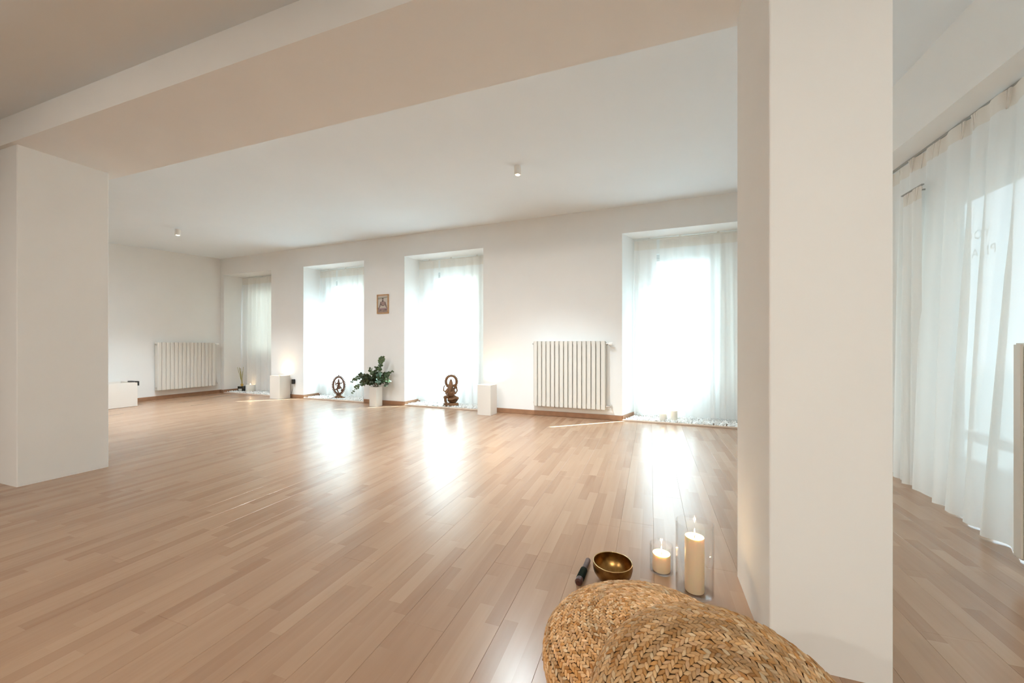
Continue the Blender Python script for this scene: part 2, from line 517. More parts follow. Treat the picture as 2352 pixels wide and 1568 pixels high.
# ------------------------------------------------------------------ floor of laminate planks
floor = bpy.data.objects.new('floor', None); COL.objects.link(floor)
struct(floor, 'oak laminate floor laid in long planks towards the windows')
bm = bmesh.new(); box(bm, -8.36, 2.2, -3.0, 6.1, -0.10, -0.0125)
obj('subfloor', bm, M_sub, floor)
def plank_mesh(L, w=PW - 0.0004):
    c = 0.0006
    V = [(0, 0, -0.012), (w, 0, -0.012), (w, L, -0.012), (0, L, -0.012),
         (0, 0, -c), (w, 0, -c), (w, L, -c), (0, L, -c),
         (c, c, 0), (w - c, c, 0), (w - c, L - c, 0), (c, L - c, 0)]
    F = [(3, 2, 1, 0)]
    for b in (0, 4):
        F += [(b + i, b + (i + 1) % 4, b + 4 + (i + 1) % 4, b + 4 + i) for i in range(4)]
    F.append((8, 9, 10, 11))
    return np.array(V), np.array(F)
def cam_px(x, y):
    v = Vector((x, y, -0.95)); f = Vector((-math.sin(R(19.71)), math.cos(R(19.71)), 0)); r_ = Vector((f.y, -f.x, 0))
    z = v.dot(f)
    if z < 0.25: return None
    return 1176 + 887 * v.dot(r_) / z, 793.4 + 887 * 0.95 / z
boards = []
PL = 1.21
nrow = int((2.2 + 8.4) / PW) + 1
for i in range(nrow):
    x = -8.4 + i * PW
    off = (i * 0.43 + 0.17 * ((i * 7) % 5)) % PL
    y = -2.95 - off
    while y < 5.95:
        y0, y1 = max(y, -2.95), min(y + PL, 5.98)
        if y1 - y0 > 0.03: boards.append((x, y0, y1 - y0 - 0.0004))
        y += PL
def area(b):
    x, y, L = b
    a = cam_px(x + PW / 2, y + L / 2)
    if a is None: return 0
    vis = any((q := cam_px(x + PW * s, y + L * t)) is not None and -60 < q[0] < 2412 and q[1] < 1640 for s in (0, 1) for t in (0, 0.5, 1))
    if not vis: return 0
    d2 = (x + PW / 2) ** 2 + (y + L / 2) ** 2 + 0.9
    return L / d2 ** 1.5
boards.sort(key=area, reverse=True)
shared = {}
restV, restF, nv = [], [], 0
for k, (x, y, L) in enumerate(boards):
    V, F = plank_mesh(L)
    if k < 300 and area(boards[k]) > 0:
        key = round(L, 3)
        if key not in shared:
            me = bpy.data.meshes.new('plank')
            me.from_pydata([tuple(v) for v in V], [], [tuple(f) for f in F]); me.materials.append(M_floor)
            shared[key] = me
        o = bpy.data.objects.new('plank', shared[key]); COL.objects.link(o)
        o.parent = floor; o.location = (x, y, 0)
    else:
        restV.append(V + np.array([x, y, 0])); restF.append(F + nv); nv += len(V)
o = pydata('far_planks', np.concatenate(restV), np.concatenate(restF), M_floor, floor)
o['kind'] = 'stuff'

# ------------------------------------------------------------------ windows (glass behind the curtains)
for i, (ul, sp, ur, g0, g1, z0, z1) in enumerate(WIN):
    w = bpy.data.objects.new('window_%d' % (i + 1), None); COL.objects.link(w)
    w.location = WO; w.rotation_euler = (0, 0, WR)
    struct(w, 'tall white framed window behind a sheer curtain')
    fw = 0.055
    bm = bmesh.new()
    d0, d1 = ND + 0.04, ND + 0.10
    box(bm, g0, g0 + fw, d0, d1, z0, z1, 0.004, 1); box(bm, g1 - fw, g1, d0, d1, z0, z1, 0.004, 1)
    box(bm, g0 + fw, g1 - fw, d0, d1, z0, z0 + fw, 0.004, 1); box(bm, g0 + fw, g1 - fw, d0, d1, z1 - fw, z1, 0.004, 1)
    obj('window_frame', bm, M_frame, w)
    bm = bmesh.new()
    s0, s1 = g0 + fw + 0.003, g1 - fw - 0.003
    box(bm, s0, s0 + 0.04, d0 - 0.012, d1 - 0.01, z0 + fw, z1 - fw, 0.004, 1); box(bm, s1 - 0.04, s1, d0 - 0.012, d1 - 0.01, z0 + fw, z1 - fw, 0.004, 1)
    box(bm, s0 + 0.04, s1 - 0.04, d0 - 0.012, d1 - 0.01, z0 + fw, z0 + fw + 0.04, 0.004, 1); box(bm, s0 + 0.04, s1 - 0.04, d0 - 0.012, d1 - 0.01, z1 - fw - 0.04, z1 - fw, 0.004, 1)
    sash = obj('sash', bm, M_frame, w)
    bm = bmesh.new(); box(bm, s0 + 0.035, s1 - 0.035, d0 + 0.02, d0 + 0.026, z0 + fw + 0.035, z1 - fw - 0.035)
    obj('pane', bm, M_pane, w)
    bm = bmesh.new(); box(bm, s1 - 0.03, s1 - 0.012, d0 - 0.045, d0 - 0.013, 1.10, 1.13); box(bm, s1 - 0.03, s1 - 0.012, d0 - 0.05, d0 - 0.035, 1.0, 1.13, 0.004, 1)
    obj('handle', bm, M_chrome, w)
    bm = bmesh.new(); box(bm, g0 - 0.02, g1 + 0.02, ND + 0.10, ND + 0.22, z0 - 0.04, z0 - 0.002, 0.004, 1)
    obj('outer_sill', bm, M_stone, w)

for k, (a, b) in enumerate(RW):
    w = bpy.data.objects.new('window_%d' % (5 + k), None); COL.objects.link(w)
    struct(w, 'wide shop window behind the right hand curtain')
    X0, X1 = RX + 0.07, RX + 0.13
    bm = bmesh.new()
    ys = [a] + [b - t for t in (3.0, 2.05, 1.1) if b - t > a + 0.3] + [b]
    for y in ys: box(bm, X0, X1, max(a, y - 0.035), min(b, y + 0.035), RZ0, RZ1, 0.004, 1)
    for z in (RZ0 + 0.03, 0.34, RZ1 - 0.03):
        for y0, y1 in zip(ys[:-1], ys[1:]): box(bm, X0 + 0.005, X1 - 0.005, y0 + 0.035, y1 - 0.035, z - 0.03, z + 0.03)
    obj('window_frame', bm, M_frame, w)
    for y0, y1 in zip(ys[:-1], ys[1:]):
        bm = bmesh.new(); box(bm, RX + 0.095, RX + 0.101, y0 + 0.03, y1 - 0.03, RZ0 + 0.05, RZ1 - 0.05)
        obj('pane', bm, M_pane, w)
    if k == 1:                                   # lettering stuck on the outside of the glass: reads reversed from in here
        for txt, z in (('YOGA', 1.69), ('PILATES', 1.57)):
            cu = bpy.data.curves.new('letters', 'FONT'); cu.body = txt; cu.size = 0.088; cu.align_x = 'CENTER'
            cu.extrude = 0.0006; cu.space_character = 1.25
            tmp = bpy.data.objects.new('letters_raw', cu); COL.objects.link(tmp)
            me = bpy.data.meshes.new_from_object(tmp.evaluated_get(bpy.context.evaluated_depsgraph_get()))
            bpy.data.objects.remove(tmp)
            me.name = 'lettering'
            o = link('lettering', me, M_letters, w, loc=(RX + 0.1025, 3.505, z - 0.03), rot=(R(90), 0, R(90)))
            o['label'] = 'dark vinyl word on the outside of the glass, seen reversed'

# ------------------------------------------------------------------ outdoors
bm = bmesh.new()
prism(bm, [(2.2, -14), (34, -14), (34, 34), (-30, 34), (-30, 6.2), (2.2, 5.9)], -0.5, -0.32)
struct(obj('ground', bm, M_pave), 'pale paving outside the windows')
b = thing('building', 'cream rendered building across the street, added to shade the right hand windows', 'building', (8.2, -1.0, -0.32))  # added opposite, sized to keep the sun off the right windows
bm = bmesh.new(); box(bm, 0, 6, -12, 10.4, 0, 11.2); obj('wall', bm, M_stone, b)
bm = bmesh.new(); prism(bm, [(-0.4, -12.4), (6.4, -12.4), (6.4, 10.8), (-0.4, 10.8)], 11.2, 11.5); obj('roof', bm, M_roof, b)
for yy in (-9, -6, -3, 0, 3, 6, 9):
    for zz in (1.2, 4.6, 8.0):
        bm = bmesh.new(); box(bm, -0.06, 0.02, yy - 0.5, yy + 0.5, zz, zz + 1.7, 0.01, 1)
        f = obj('window', bm, M_frame, b)
        bm = bmesh.new(); box(bm, -0.075, -0.061, yy - 0.42, yy + 0.42, zz + 0.08, zz + 1.62); obj('pane', bm, M_dglass, f)
b = thing('shade_block', 'unseen rendered block added outside to shade the leftmost window', 'building', (-5.55, 7.1, -0.32))  # unseen volume added to block sun and sky from the leftmost window
bm = bmesh.new(); box(bm, -9, 0, 0, 6, 0, 7.0); obj('wall', bm, M_stone, b)
bm = bmesh.new(); box(bm, -9.2, 0.15, -0.2, 6.2, 7.0, 7.2); obj('roof', bm, M_roof, b)
# ------------------------------------------------------------------ curtains
def curtain(name, P0, P1, B0, B1, z0, z1, folds, amp, seed, label, group=None, parts=((0, 1),), hem=0.0, nz=26, head=0.1, pleats=None, flare=1.0, slit=None):
    """P0,P1: ends of the top line, B0,B1: ends of the hem (x,y)."""
    rs = random.Random(seed)
    t = thing(name, label, 'curtain', (0, 0, 0), group=group)
    ph = [rs.uniform(0, 2 * PI) for _ in range(6)]
    P0, P1, B0, B1 = (Vector((*p_, 0)) for p_ in (P0, P1, B0, B1))
    L = (P1 - P0).length
    nrm = Vector((-(P1 - P0).y, (P1 - P0).x, 0)).normalized()
    def fold(s, v):                              # s along the rail 0..1, v 0 at the top
        w = folds * 2 * PI * (s + 0.018 * math.sin(2 * PI * 2.3 * s + ph[0]) + 0.012 * v * math.sin(2 * PI * 4.1 * s + ph[3]))
        a = math.sin(w + ph[1]) + 0.45 * math.sin(w * 0.53 + ph[2] + 0.8 * v) + 0.28 * math.sin(w * 2.1 + ph[4] - 0.6 * v)
        g = 0.45 + 0.55 * min(1, v * 2.5) + 0.25 * (flare - 1) * v
        if slit is not None: g *= min(1, 0.12 + (abs(s - slit) / 0.09) ** 2)
        return amp * a * g
    for (sa, sb) in parts:
        nu = max(8, int((sb - sa) * L / 0.011))
        V, F = [], []
        for j in range(nz + 1):
            v = j / nz
            for i in range(nu + 1):
                s = sa + (sb - sa) * i / nu
                top = P0.lerp(P1, s); bot = B0.lerp(B1, s)
                q = top.lerp(bot, v) + nrm * fold(s, v)
                z = z1 - head + (z0 - (z1 - head)) * v
                if v > 0.9: z += hem * math.sin(s * folds * 3.1 + ph[5]) * (v - 0.9) * 10
                V.append((q.x, q.y, z))
        for j in range(nz):
            for i in range(nu):
                a = j * (nu + 1) + i
                F.append((a, a + 1, a + nu + 2, a + nu + 1))
        pydata('fabric', V, F, M_sheer, t, smooth=True)
        V, F = [], []                            # stiff header tape, doubled cloth
        for j in range(4):
            v = j / 3
            for i in range(nu + 1):
                s = sa + (sb - sa) * i / nu
                q = P0.lerp(P1, s) + nrm * fold(s, 0) * (0.75 + 0.25 * v)
                V.append((q.x, q.y, z1 - head * v))
        for j in range(3):
            for i in range(nu):
                a = j * (nu + 1) + i
                F.append((a, a + 1, a + nu + 2, a + nu + 1))
        pydata('header_tape', V, F, M_header, t, smooth=True)
        if pleats:                               # pinch pleats: small upright fans of doubled cloth
            for s in pleats:
                if not (sa <= s <= sb): continue
                bm = bmesh.new()
                c = P0.lerp(P1, s) + nrm * fold(s, 0)
                tdir = (P1 - P0).normalized()
                for k in (-1, 0, 1):
                    o0 = c + tdir * (k * 0.022)
                    o1 = c + tdir * (k * 0.006)
                    out = nrm * pl_side
                    pr_ = [o0 - tdir * 0.007, o0 + tdir * 0.007, o0 + out * 0.03]
                    pb_ = [o1 - tdir * 0.004, o1 + tdir * 0.004, o1 + out * 0.014]
                    a_ = [bm.verts.new((q.x, q.y, z1)) for q in pr_]
                    b_ = [bm.verts.new((q.x, q.y, z1 - head * 1.05)) for q in pb_]
                    bm.faces.new(a_); bm.faces.new(b_[::-1])
                    for m_ in range(3): bm.faces.new((a_[m_], a_[(m_ + 1) % 3], b_[(m_ + 1) % 3], b_[m_]))
                obj('pleat', bm, M_header, t)
    return t
pl_side = 1.0

names = ['leftmost window niche beside the end wall radiator', 'niche holding the dancing figure statue',
         'niche holding the seated figure statue', 'niche holding two white candles']
for i, (ul, sp, ur, g0, g1, z0, z1) in enumerate(WIN):
    dC = 0.355
    ua = ul + sp * dC / ND + 0.012
    ub = ur - 0.012
    slit = ul + 0.398 + 0.02
    f = (slit - ua) / (ub - ua); gw = 0.018 / (ub - ua)
    a, b2 = wpos(ua, dC), wpos(ub, dC)
    a2, b3 = wpos(ua, dC - 0.01), wpos(ub, dC - 0.01)
    parts = ((0, f - gw), (f + gw, 1)) if i else ((0, 1),)
    curtain('curtain', (a.x, a.y), (b2.x, b2.y), (a2.x, a2.y), (b3.x, b3.y), 0.045, 2.335, (9, 9, 8, 8)[i], 0.021, 11 + i,
            'sheer white curtain in the ' + names[i], 'sheer curtains in the window niches', parts=parts, head=0.12, flare=1.4, slit=f if i else None)
    bm = bmesh.new()
    box(bm, ua - 0.005, ub + 0.005, dC - 0.012, dC + 0.012, 2.337, 2.352, 0.003, 1)
    for s in (0.15, 0.45, 0.8): box(bm, ua + (ub - ua) * s - 0.012, ua + (ub - ua) * s + 0.012, dC - 0.008, dC + 0.008, 2.352, WH)
    tag(obj('curtain_rail', bm, M_rail, loc=WO, rot=(0, 0, WR)), 'slim white rail at the top of the ' + names[i], 'curtain rail', 'curtain rails in the niches')

pl = [0.035, 0.10, 0.21, 0.245, 0.33, 0.36, 0.395, 0.49, 0.56, 0.68, 0.80, 0.88]
pl_side = 1.0
curtain('curtain', (1.722, 3.78), (1.665, 2.15), (1.70, 3.72), (1.545, 2.25), 0.006, 2.235, 9, 0.026, 5,
        'floor length sheer white curtain with pinch pleats at the right edge of the room', head=0.09, pleats=[s for s in pl], hem=0.003, flare=1.6, nz=30)
curtain('curtain', (1.65, 1.2), (1.62, -2.5), (1.64, 1.2), (1.6, -2.5), 0.012, 2.235, 15, 0.03, 8,
        'long sheer white curtain nearer the viewer than the right hand radiator', head=0.09, nz=10)
curtain('curtain', (1.655, 3.44), (1.645, 3.245), (1.655, 3.45), (1.645, 3.28), 0.02, 1.985, 1.6, 0.014, 3,
        'narrow sheer curtain strip on a lower short rail, by the right pillar', head=0.08, pleats=[0.2, 0.75])
bm = bmesh.new(); box(bm, 1.712, 1.724, 2.0, 3.8, 2.246, 2.26)
o = obj('curtain_rail', bm, M_railg); o.location = (0, 0, 0)
tag(o, 'dark slim track under the dropped beam at the right', 'curtain rail')
bm = bmesh.new(); box(bm, 1.645, 1.66, 3.235, 3.45, 1.986, 1.993); box(bm, 1.66, 1.95, 3.34, 3.352, 1.986, 1.993)
tag(obj('curtain_rail', bm, M_railg), 'short dark rod carrying the narrow curtain strip by the right pillar', 'curtain rail')

# ------------------------------------------------------------------ radiators
def section_mesh(w, dep, h, mi=0):
    bm = bmesh.new()
    c = 0.014
    prism(bm, [(0.004, dep), (0.004, c * 0.8), (0.004 + c, 0), (w - 0.004 - c * 0.25, 0), (w - 0.004, c * 0.4), (w - 0.004, dep)], 0, h)
    bmesh.ops.bevel(bm, geom=[e_ for e_ in bm.edges if abs(e_.verts[0].co.z - e_.verts[1].co.z) < 1e-6], offset=0.006, segments=2, affect='EDGES')
    bmesh.ops.recalc_face_normals(bm, faces=bm.faces)
    me = bpy.data.meshes.new('section'); bm.to_mesh(me); bm.free()
    me.materials.append(M_enamel)
    return me
def radiator(label, loc, rz, n, pitch, h, z0, valve='right', dep=0.085, gap=0.028):
    """local x along the wall, y=0 front, +y to the wall"""
    t = thing('radiator', label, 'radiator', (loc[0], loc[1], 0), rz, 'white sectional radiators')
    me = section_mesh(pitch, dep, h)
    for k in range(n):
        o = bpy.data.objects.new('section', me); COL.objects.link(o); o.parent = t; o.location = (k * pitch, 0, z0)
    for zc in (z0 + 0.045, z0 + h - 0.035):
        bm = bmesh.new(); tube(bm, [(-0.006, dep * 0.55, zc), (n * pitch + 0.006, dep * 0.55, zc)], 0.02, 12); obj('manifold', bm, M_enamel_back, t)
    for s in (0.18, 0.82):
        bm = bmesh.new(); box(bm, n * pitch * s - 0.012, n * pitch * s + 0.012, dep - 0.01, dep + gap - 0.003, z0 + h - 0.12, z0 + h - 0.09); obj('bracket', bm, M_plastic, t)
    if valve == 'none': return t
    sx = n * pitch
    sg = 1
    yc = dep * 0.55
    bm = bmesh.new(); tube(bm, [(sx + sg * 0.006, yc, z0 + h - 0.035), (sx + sg * 0.03, yc, z0 + h - 0.035)], 0.011, 10)
    tube(bm, [(sx + sg * 0.03, yc, z0 + h - 0.035), (sx + sg * 0.034, dep + gap - 0.004, z0 + h - 0.035)], 0.009, 8); vb_ = obj('valve', bm, M_chrome, t)
    bm = bmesh.new(); tube(bm, [(sx + sg * 0.032, yc, z0 + h - 0.035), (sx + sg * 0.045, yc, z0 + h - 0.035), (sx + sg * 0.078, yc, z0 + h - 0.035), (sx + sg * 0.086, yc, z0 + h - 0.035)], [0.014, 0.021, 0.023, 0.016], 14); obj('valve_knob', bm, M_plastic, vb_, smooth=False)
    bm = bmesh.new(); tube(bm, [(sx + sg * 0.006, yc, z0 + 0.045), (sx + sg * 0.055, yc, z0 + 0.045)], [0.012, 0.01], 10)
    ball(bm, (sx + sg * 0.055, yc, z0 + 0.045), 0.013, 2)
    tube(bm, [(sx + sg * 0.055, yc, z0 + 0.045), (sx + sg * 0.06, dep + gap - 0.004, z0 + 0.05)], 0.009, 8); obj('lockshield', bm, M_chrome, t)
    bm = bmesh.new(); tube(bm, [(n * pitch - sx - sg * 0.004, yc, z0 + h - 0.035), (n * pitch - sx - sg * 0.02, yc, z0 + h - 0.035)], 0.008, 8); obj('bleed_valve', bm, M_chrome, t)
    return t
q = wpos(ux(-1.484), -0.113)
radiator('white radiator on the window wall, between lamp plinth and candle niche', (q.x, q.y), WR, 16, 0.0598, 0.87, 0.138)
radiator('white radiator on the end wall at far left', (-8.047, 4.236), R(90), 15, 0.0632, 0.84, 0.165)
radiator('white radiator in front of the long curtain, cut by the right edge', (1.40, 2.199), R(-90), 11, 0.056, 0.872, 0.088, valve='none', dep=0.08, gap=0.03)

# ------------------------------------------------------------------ pebble beds and thresholds
ico = bmesh.new(); bmesh.ops.create_icosphere(ico, subdivisions=1, radius=1.0)
ico.verts.ensure_lookup_table()
IV = np.array([v.co[:] for v in ico.verts]); IF = np.array([[v.index for v in f.verts] for f in ico.faces]); ico.free()
def rotmats(n):
    q_ = rng.normal(size=(n, 4)); q_ /= np.linalg.norm(q_, axis=1)[:, None]
    w, x, y, z = q_.T
    return np.stack([np.stack([1 - 2 * (y * y + z * z), 2 * (x * y - z * w), 2 * (x * z + y * w)], -1),
                     np.stack([2 * (x * y + z * w), 1 - 2 * (x * x + z * z), 2 * (y * z - x * w)], -1),
                     np.stack([2 * (x * z - y * w), 2 * (y * z + x * w), 1 - 2 * (x * x + y * y)], -1)], 1)
bed_names = ['leftmost niche under the reed diffuser', 'niche under the dancing statue', 'niche under the seated statue', 'niche under the two candles']
for i, (ul, sp, ur, *_r) in enumerate(WIN):
    n = 1500
    u = rng.uniform(ul + 0.03, ur - 0.02, n); d = rng.uniform(0.03, 0.43, n)
    u += sp * d / ND * (1 - (u - ul) / (ur - ul))
    s = rng.uniform(0.008, 0.016, n)
    zz = np.where(np.arange(n) < 900, s * 0.75 + 0.001, 0.014 + s * 0.7)
    rad = np.stack([s * rng.uniform(1.0, 1.4, n), s, s * rng.uniform(0.6, 0.85, n)], 1)
    Rm = rotmats(n)
    V = (IV[None] * rad[:, None, :]) @ Rm.transpose(0, 2, 1)
    V += np.stack([u, d, zz], 1)[:, None, :]
    V[:, :, 2] = np.maximum(V[:, :, 2], 0.0005)
    F = (IF[None] + (np.arange(n) * len(IV))[:, None, None]).reshape(-1, 3)
    o = pydata('pebbles', V.reshape(-1, 3), F, M_peb, smooth=True, loc=WO, rot=(0, 0, WR))
    tag(o, 'bed of white pebbles in the ' + bed_names[i], 'pebbles', 'pebble beds in the niches', 'stuff')
    bm = bmesh.new(); box(bm, ul + 0.001, ur - 0.001, -0.006, 0.016, 0, 0.021, 0.003, 1)
    struct(obj('trim_%d' % (4 + i), bm, M_trim, loc=WO, rot=(0, 0, WR)), 'pale wooden edging of the pebble bed')

# ------------------------------------------------------------------ candles
def flame_light(parent, z, power=0.5):
    ld = bpy.data.lights.new('flame_light', 'POINT'); ld.energy = power; ld.color = (1.0, 0.62, 0.28); ld.shadow_soft_size = 0.004
    lo = bpy.data.objects.new('flame_light', ld); COL.objects.link(lo); lo.parent = parent; lo.location = (0, 0, z)
def candle(label, loc, r, h, mat, lit=True, power=0.5, group=None):
    t = thing('candle', label, 'candle', loc, group=group)
    bm = bmesh.new()
    lathe(bm, [(0, 0), (r * 0.96, 0), (r, 0.004), (r, h - 0.006), (r * 0.97, h), (r * 0.86, h - 0.001), (r * 0.72, h - 0.006), (r * 0.3, h - 0.008), (0, h - 0.008)], 40)
    autosmooth(obj('wax', bm, mat, t), 40)
    bm = bmesh.new(); tube(bm, [(0, 0, h - 0.009), (0.0005, 0, h), (0.002, 0, h + 0.006)], 0.0011, 6); obj('wick', bm, M_wick, t)
    if lit:
        bm = bmesh.new(); lathe(bm, [(0, h + 0.003), (0.0020, h + 0.007), (0.0026, h + 0.012), (0.0018, h + 0.021), (0, h + 0.032)], 12)
        obj('flame', bm, M_flame, t, smooth=True); flame_light(t, h + 0.016, power)
    return t
candle('tall cream pillar candle burning inside the larger glass cylinder', (0.161, 1.646, 0.0045), 0.035, 0.208, M_wax, True, 0.06)
candle('short cream candle burning inside the smaller glass cylinder', (0.044, 1.748, 0.0045), 0.036, 0.070, M_wax, True, 0.07)
def jar(label, loc, r, h):
    bm = bmesh.new(); th = 0.003
    lathe(bm, [(0, 0), (r - 0.002, 0), (r, 0.002), (r, h - 0.001), (r - th / 2, h), (r - th, h - 0.001), (r - th, 0.006), (r - th - 0.002, 0.004), (0, 0.004)], 64)
    return tag(autosmooth(obj('glass_cylinder', bm, M_jar, loc=loc), 50), label, 'glass holder')
jar('large clear glass cylinder around the tall candle by the right pillar', (0.161, 1.646, 0.0003), 0.0675, 0.268)
jar('small clear glass cylinder around the short candle, right of the bowl', (0.044, 1.748, 0.0003), 0.0465, 0.114)
q = wpos(ux(-7.66), 0.26, 0.018); candle('wide cream candle burning on pebbles beside the reed diffuser', q, 0.082, 0.135, M_waxw, True, 0.05)
candle('shorter white candle on pebbles in the right niche', (0.148, 5.150, 0.018), 0.043, 0.088, M_waxw, True, 0.03)
candle('taller white candle on pebbles in the right niche', (0.273, 5.190, 0.018), 0.043, 0.127, M_waxw, True, 0.03)

# ------------------------------------------------------------------ singing bowl and mallet
t = thing('singing_bowl', 'hammered brass singing bowl on the floor behind the poufs', 'bowl', (-0.144, 1.609, 0))
bm = bmesh.new()
lathe(bm, [(0, 0.0005), (0.03, 0.0005), (0.045, 0.004), (0.062, 0.017), (0.074, 0.036), (0.0785, 0.056), (0.0775, 0.072), (0.0772, 0.0745)], 64)
lathe(bm, [(0.0742, 0.0745), (0.0745, 0.072), (0.0755, 0.056), (0.0712, 0.037), (0.0595, 0.0195), (0.043, 0.0072), (0.03, 0.004), (0, 0.0036)], 64)
obj('bowl_body', bm, M_brass, t, smooth=True)
bm = bmesh.new(); lathe(bm, [(0.0772, 0.0742), (0.0776, 0.0755), (0.0768, 0.0768), (0.0748, 0.0768), (0.0740, 0.0755), (0.0742, 0.0742)], 64, close=True)
o = obj('rim', bm, M_brassrim, t, smooth=True); o['label'] = 'polished pale brass rim'
a, b = Vector((-0.256, 1.706, 0.0115)), Vector((-0.268, 1.518, 0.0155))
t = thing('mallet', 'dark wooden mallet with suede wrap lying left of the bowl', 'mallet', (0, 0, 0))
def along(s): return a.lerp(b, s)
bm = bmesh.new(); tube(bm, [along(s) for s in (0, 0.02, 0.3, 0.5)], [0.008, 0.0112, 0.0105, 0.0115], 20); autosmooth(obj('handle', bm, M_rosewood, t))
bm = bmesh.new(); tube(bm, [along(s) for s in (0.44, 0.46, 0.6, 0.82, 0.84)], [0.012, 0.0145, 0.015, 0.0155, 0.0135], 20); o = autosmooth(obj('suede_wrap', bm, M_suede, t)); o['label'] = 'black green suede wrap'
bm = bmesh.new(); tube(bm, [along(s) for s in (0.82, 0.86, 0.96, 1.0)], [0.0135, 0.0145, 0.0145, 0.009], 20); autosmooth(obj('tip', bm, M_rosetip, t))

# ------------------------------------------------------------------ woven poufs
PAL = np.array([(0.64, 0.37, 0.165), (0.70, 0.44, 0.225), (0.55, 0.28, 0.095), (0.76, 0.53, 0.31), (0.60, 0.35, 0.16), (0.46, 0.21, 0.06), (0.80, 0.60, 0.38), (0.64, 0.39, 0.21)])
PP = np.array([.22, .21, .14, .1, .17, .05, .03, .08])
# one leaf shaped strand, 5 rings of 6
ls = np.array([-1, -0.62, -0.1, 0.5, 1.0]); lr = np.array([0.22, 0.82, 1.0, 0.72, 0.12])
LV = np.array([[s, r_ * math.cos(PI / 3 * k), r_ * math.sin(PI / 3 * k)] for s, r_ in zip(ls, lr) for k in range(6)])
LF = np.array([[a_ * 6 + k, a_ * 6 + (k + 1) % 6, a_ * 6 + 6 + (k + 1) % 6, a_ * 6 + 6 + k] for a_ in range(4) for k in range(6)])
def pouf(label, loc, rot, r, h, seed, dark):
    g = np.random.default_rng(seed)
    t = thing('woven_pouf', label, 'pouf', loc, rot=rot, group='woven poufs')
    n = 2.7
    ts = np.linspace(0, PI, 400)                 # profile from the top centre round the rim to the bottom
    prof = np.stack([r * np.abs(np.sin(ts)) ** (2 / n), h / 2 * np.sign(np.cos(ts)) * np.abs(np.cos(ts)) ** (2 / n)], 1)
    prof[:, 1] += 0.012 * np.clip(1 - (prof[:, 0] / r) ** 2, 0, 1) * np.sign(prof[:, 1])
    seg = np.r_[0, np.cumsum(np.linalg.norm(np.diff(prof, axis=0), axis=1))]
    tot = seg[-1]
    def at_(s): return np.array([np.interp(s, seg, prof[:, 0]), np.interp(s, seg, prof[:, 1])])
    bm = bmesh.new()
    lathe(bm, [(max(0, at_(s)[0] - 0.006) if 0 < k < 40 else 0, at_(s)[1] * 0.94) for k, s in enumerate(np.linspace(0, tot, 41))], 48)
    obj('core', bm, M_strawin, t, smooth=True)
    sp = 0.0182
    rows = int((tot - 0.02) / sp)
    s0 = 0.014
    for i in range(rows):
        s = s0 + i * sp
        rz = at_(s); tan = at_(s + 0.004) - at_(s - 0.004); tan /= np.linalg.norm(tan)
        if rz[1] < -h * 0.49 and rz[0] < r * 0.8: continue      # nothing woven under the seat
        rad = max(rz[0], 0.006)
        k = max(5, int(2 * PI * rad / 0.0118))
        ang = (np.arange(k) + g.uniform(0, 1)) * 2 * PI / k
        Vs, Fs, Cs, nv = [], [], [], 0
        rowtone = 1 + 0.035 * g.normal()
        patch = g.uniform(0, 2 * PI)
        for sd in (-1, 1):
            a_ = ang + (0.5 * 2 * PI / k if sd > 0 else 0)
            m_ = len(a_)
            er = np.stack([np.cos(a_), np.sin(a_), np.zeros(m_)], 1); et = np.stack([-np.sin(a_), np.cos(a_), np.zeros(m_)], 1); ez = np.array([0, 0, 1.0])
            em = er * tan[0] + ez * tan[1]
            en = er * (-tan[1]) + ez * tan[0]
            en = -en if (en @ np.array([0, 0, 1.0])).mean() * (1 if rz[1] > 0 else -1) < 0 and abs(tan[1]) < 0.7 else en
            en = np.where(((en * er).sum(1) * 1.0 + en[:, 2] * np.sign(rz[1] + 1e-9) * 0.5 < 0)[:, None], -en, en)
            tilt = R(30) + g.normal(0, R(5), m_)
            dl = et * np.cos(tilt)[:, None] + em * (sd * np.sin(tilt))[:, None] + en * 0.16
            dl /= np.linalg.norm(dl, axis=1)[:, None]
            dw = np.cross(en, dl); dw /= np.linalg.norm(dw, axis=1)[:, None]
            dn = np.cross(dl, dw)
            c = er * rz[0] + ez * rz[1] + em * (sd * sp * 0.235) + en * (0.0005 + g.normal(0, 0.0007, m_))[:, None]
            ll = 0.0098 * g.uniform(0.88, 1.12, m_); lw = 0.0047 * g.uniform(0.85, 1.15, m_); lt = 0.0034 * g.uniform(0.85, 1.15, m_)
            V = c[:, None] + LV[None, :, 0, None] * (dl * ll[:, None])[:, None] + LV[None, :, 1, None] * (dw * lw[:, None])[:, None] + LV[None, :, 2, None] * (dn * lt[:, None])[:, None]
            Vs.append(V.reshape(-1, 3))
            Fs.append((LF[None] + (np.arange(m_) * 30)[:, None, None]).reshape(-1, 4) + nv); nv += m_ * 30
            col = PAL[g.choice(len(PAL), m_, p=PP)] * rowtone * dark
            col = col * (1 - 0.22 * (np.sin(a_ * 1.0 + patch) > 0.75))[:, None] * g.uniform(0.85, 1.12, m_)[:, None]
            Cs.append(np.repeat(col, 30, 0))
        o = pydata('braid_row', np.concatenate(Vs), np.concatenate(Fs), M_straw, t, smooth=True)
        C_ = np.concatenate(Cs); C_ = np.clip(np.c_[C_, np.ones(len(C_))], 0, 1).astype(np.float32)
        ca = o.data.color_attributes.new('tone', 'FLOAT_COLOR', 'POINT'); ca.data.foreach_set('color', C_.ravel())
    return t
pouf('pale round woven pouf lying flat on the floor, behind the other pouf', (-0.005, 1.125, 0.092), (0, 0, 0.4), 0.286, 0.176, 21, 1.12)
pouf('golden woven pouf leaning on the paler pouf, nearest the viewer', (0.145, 0.790, 0.203), (R(22.8), R(6.5), 0), 0.266, 0.172, 22, 0.84)

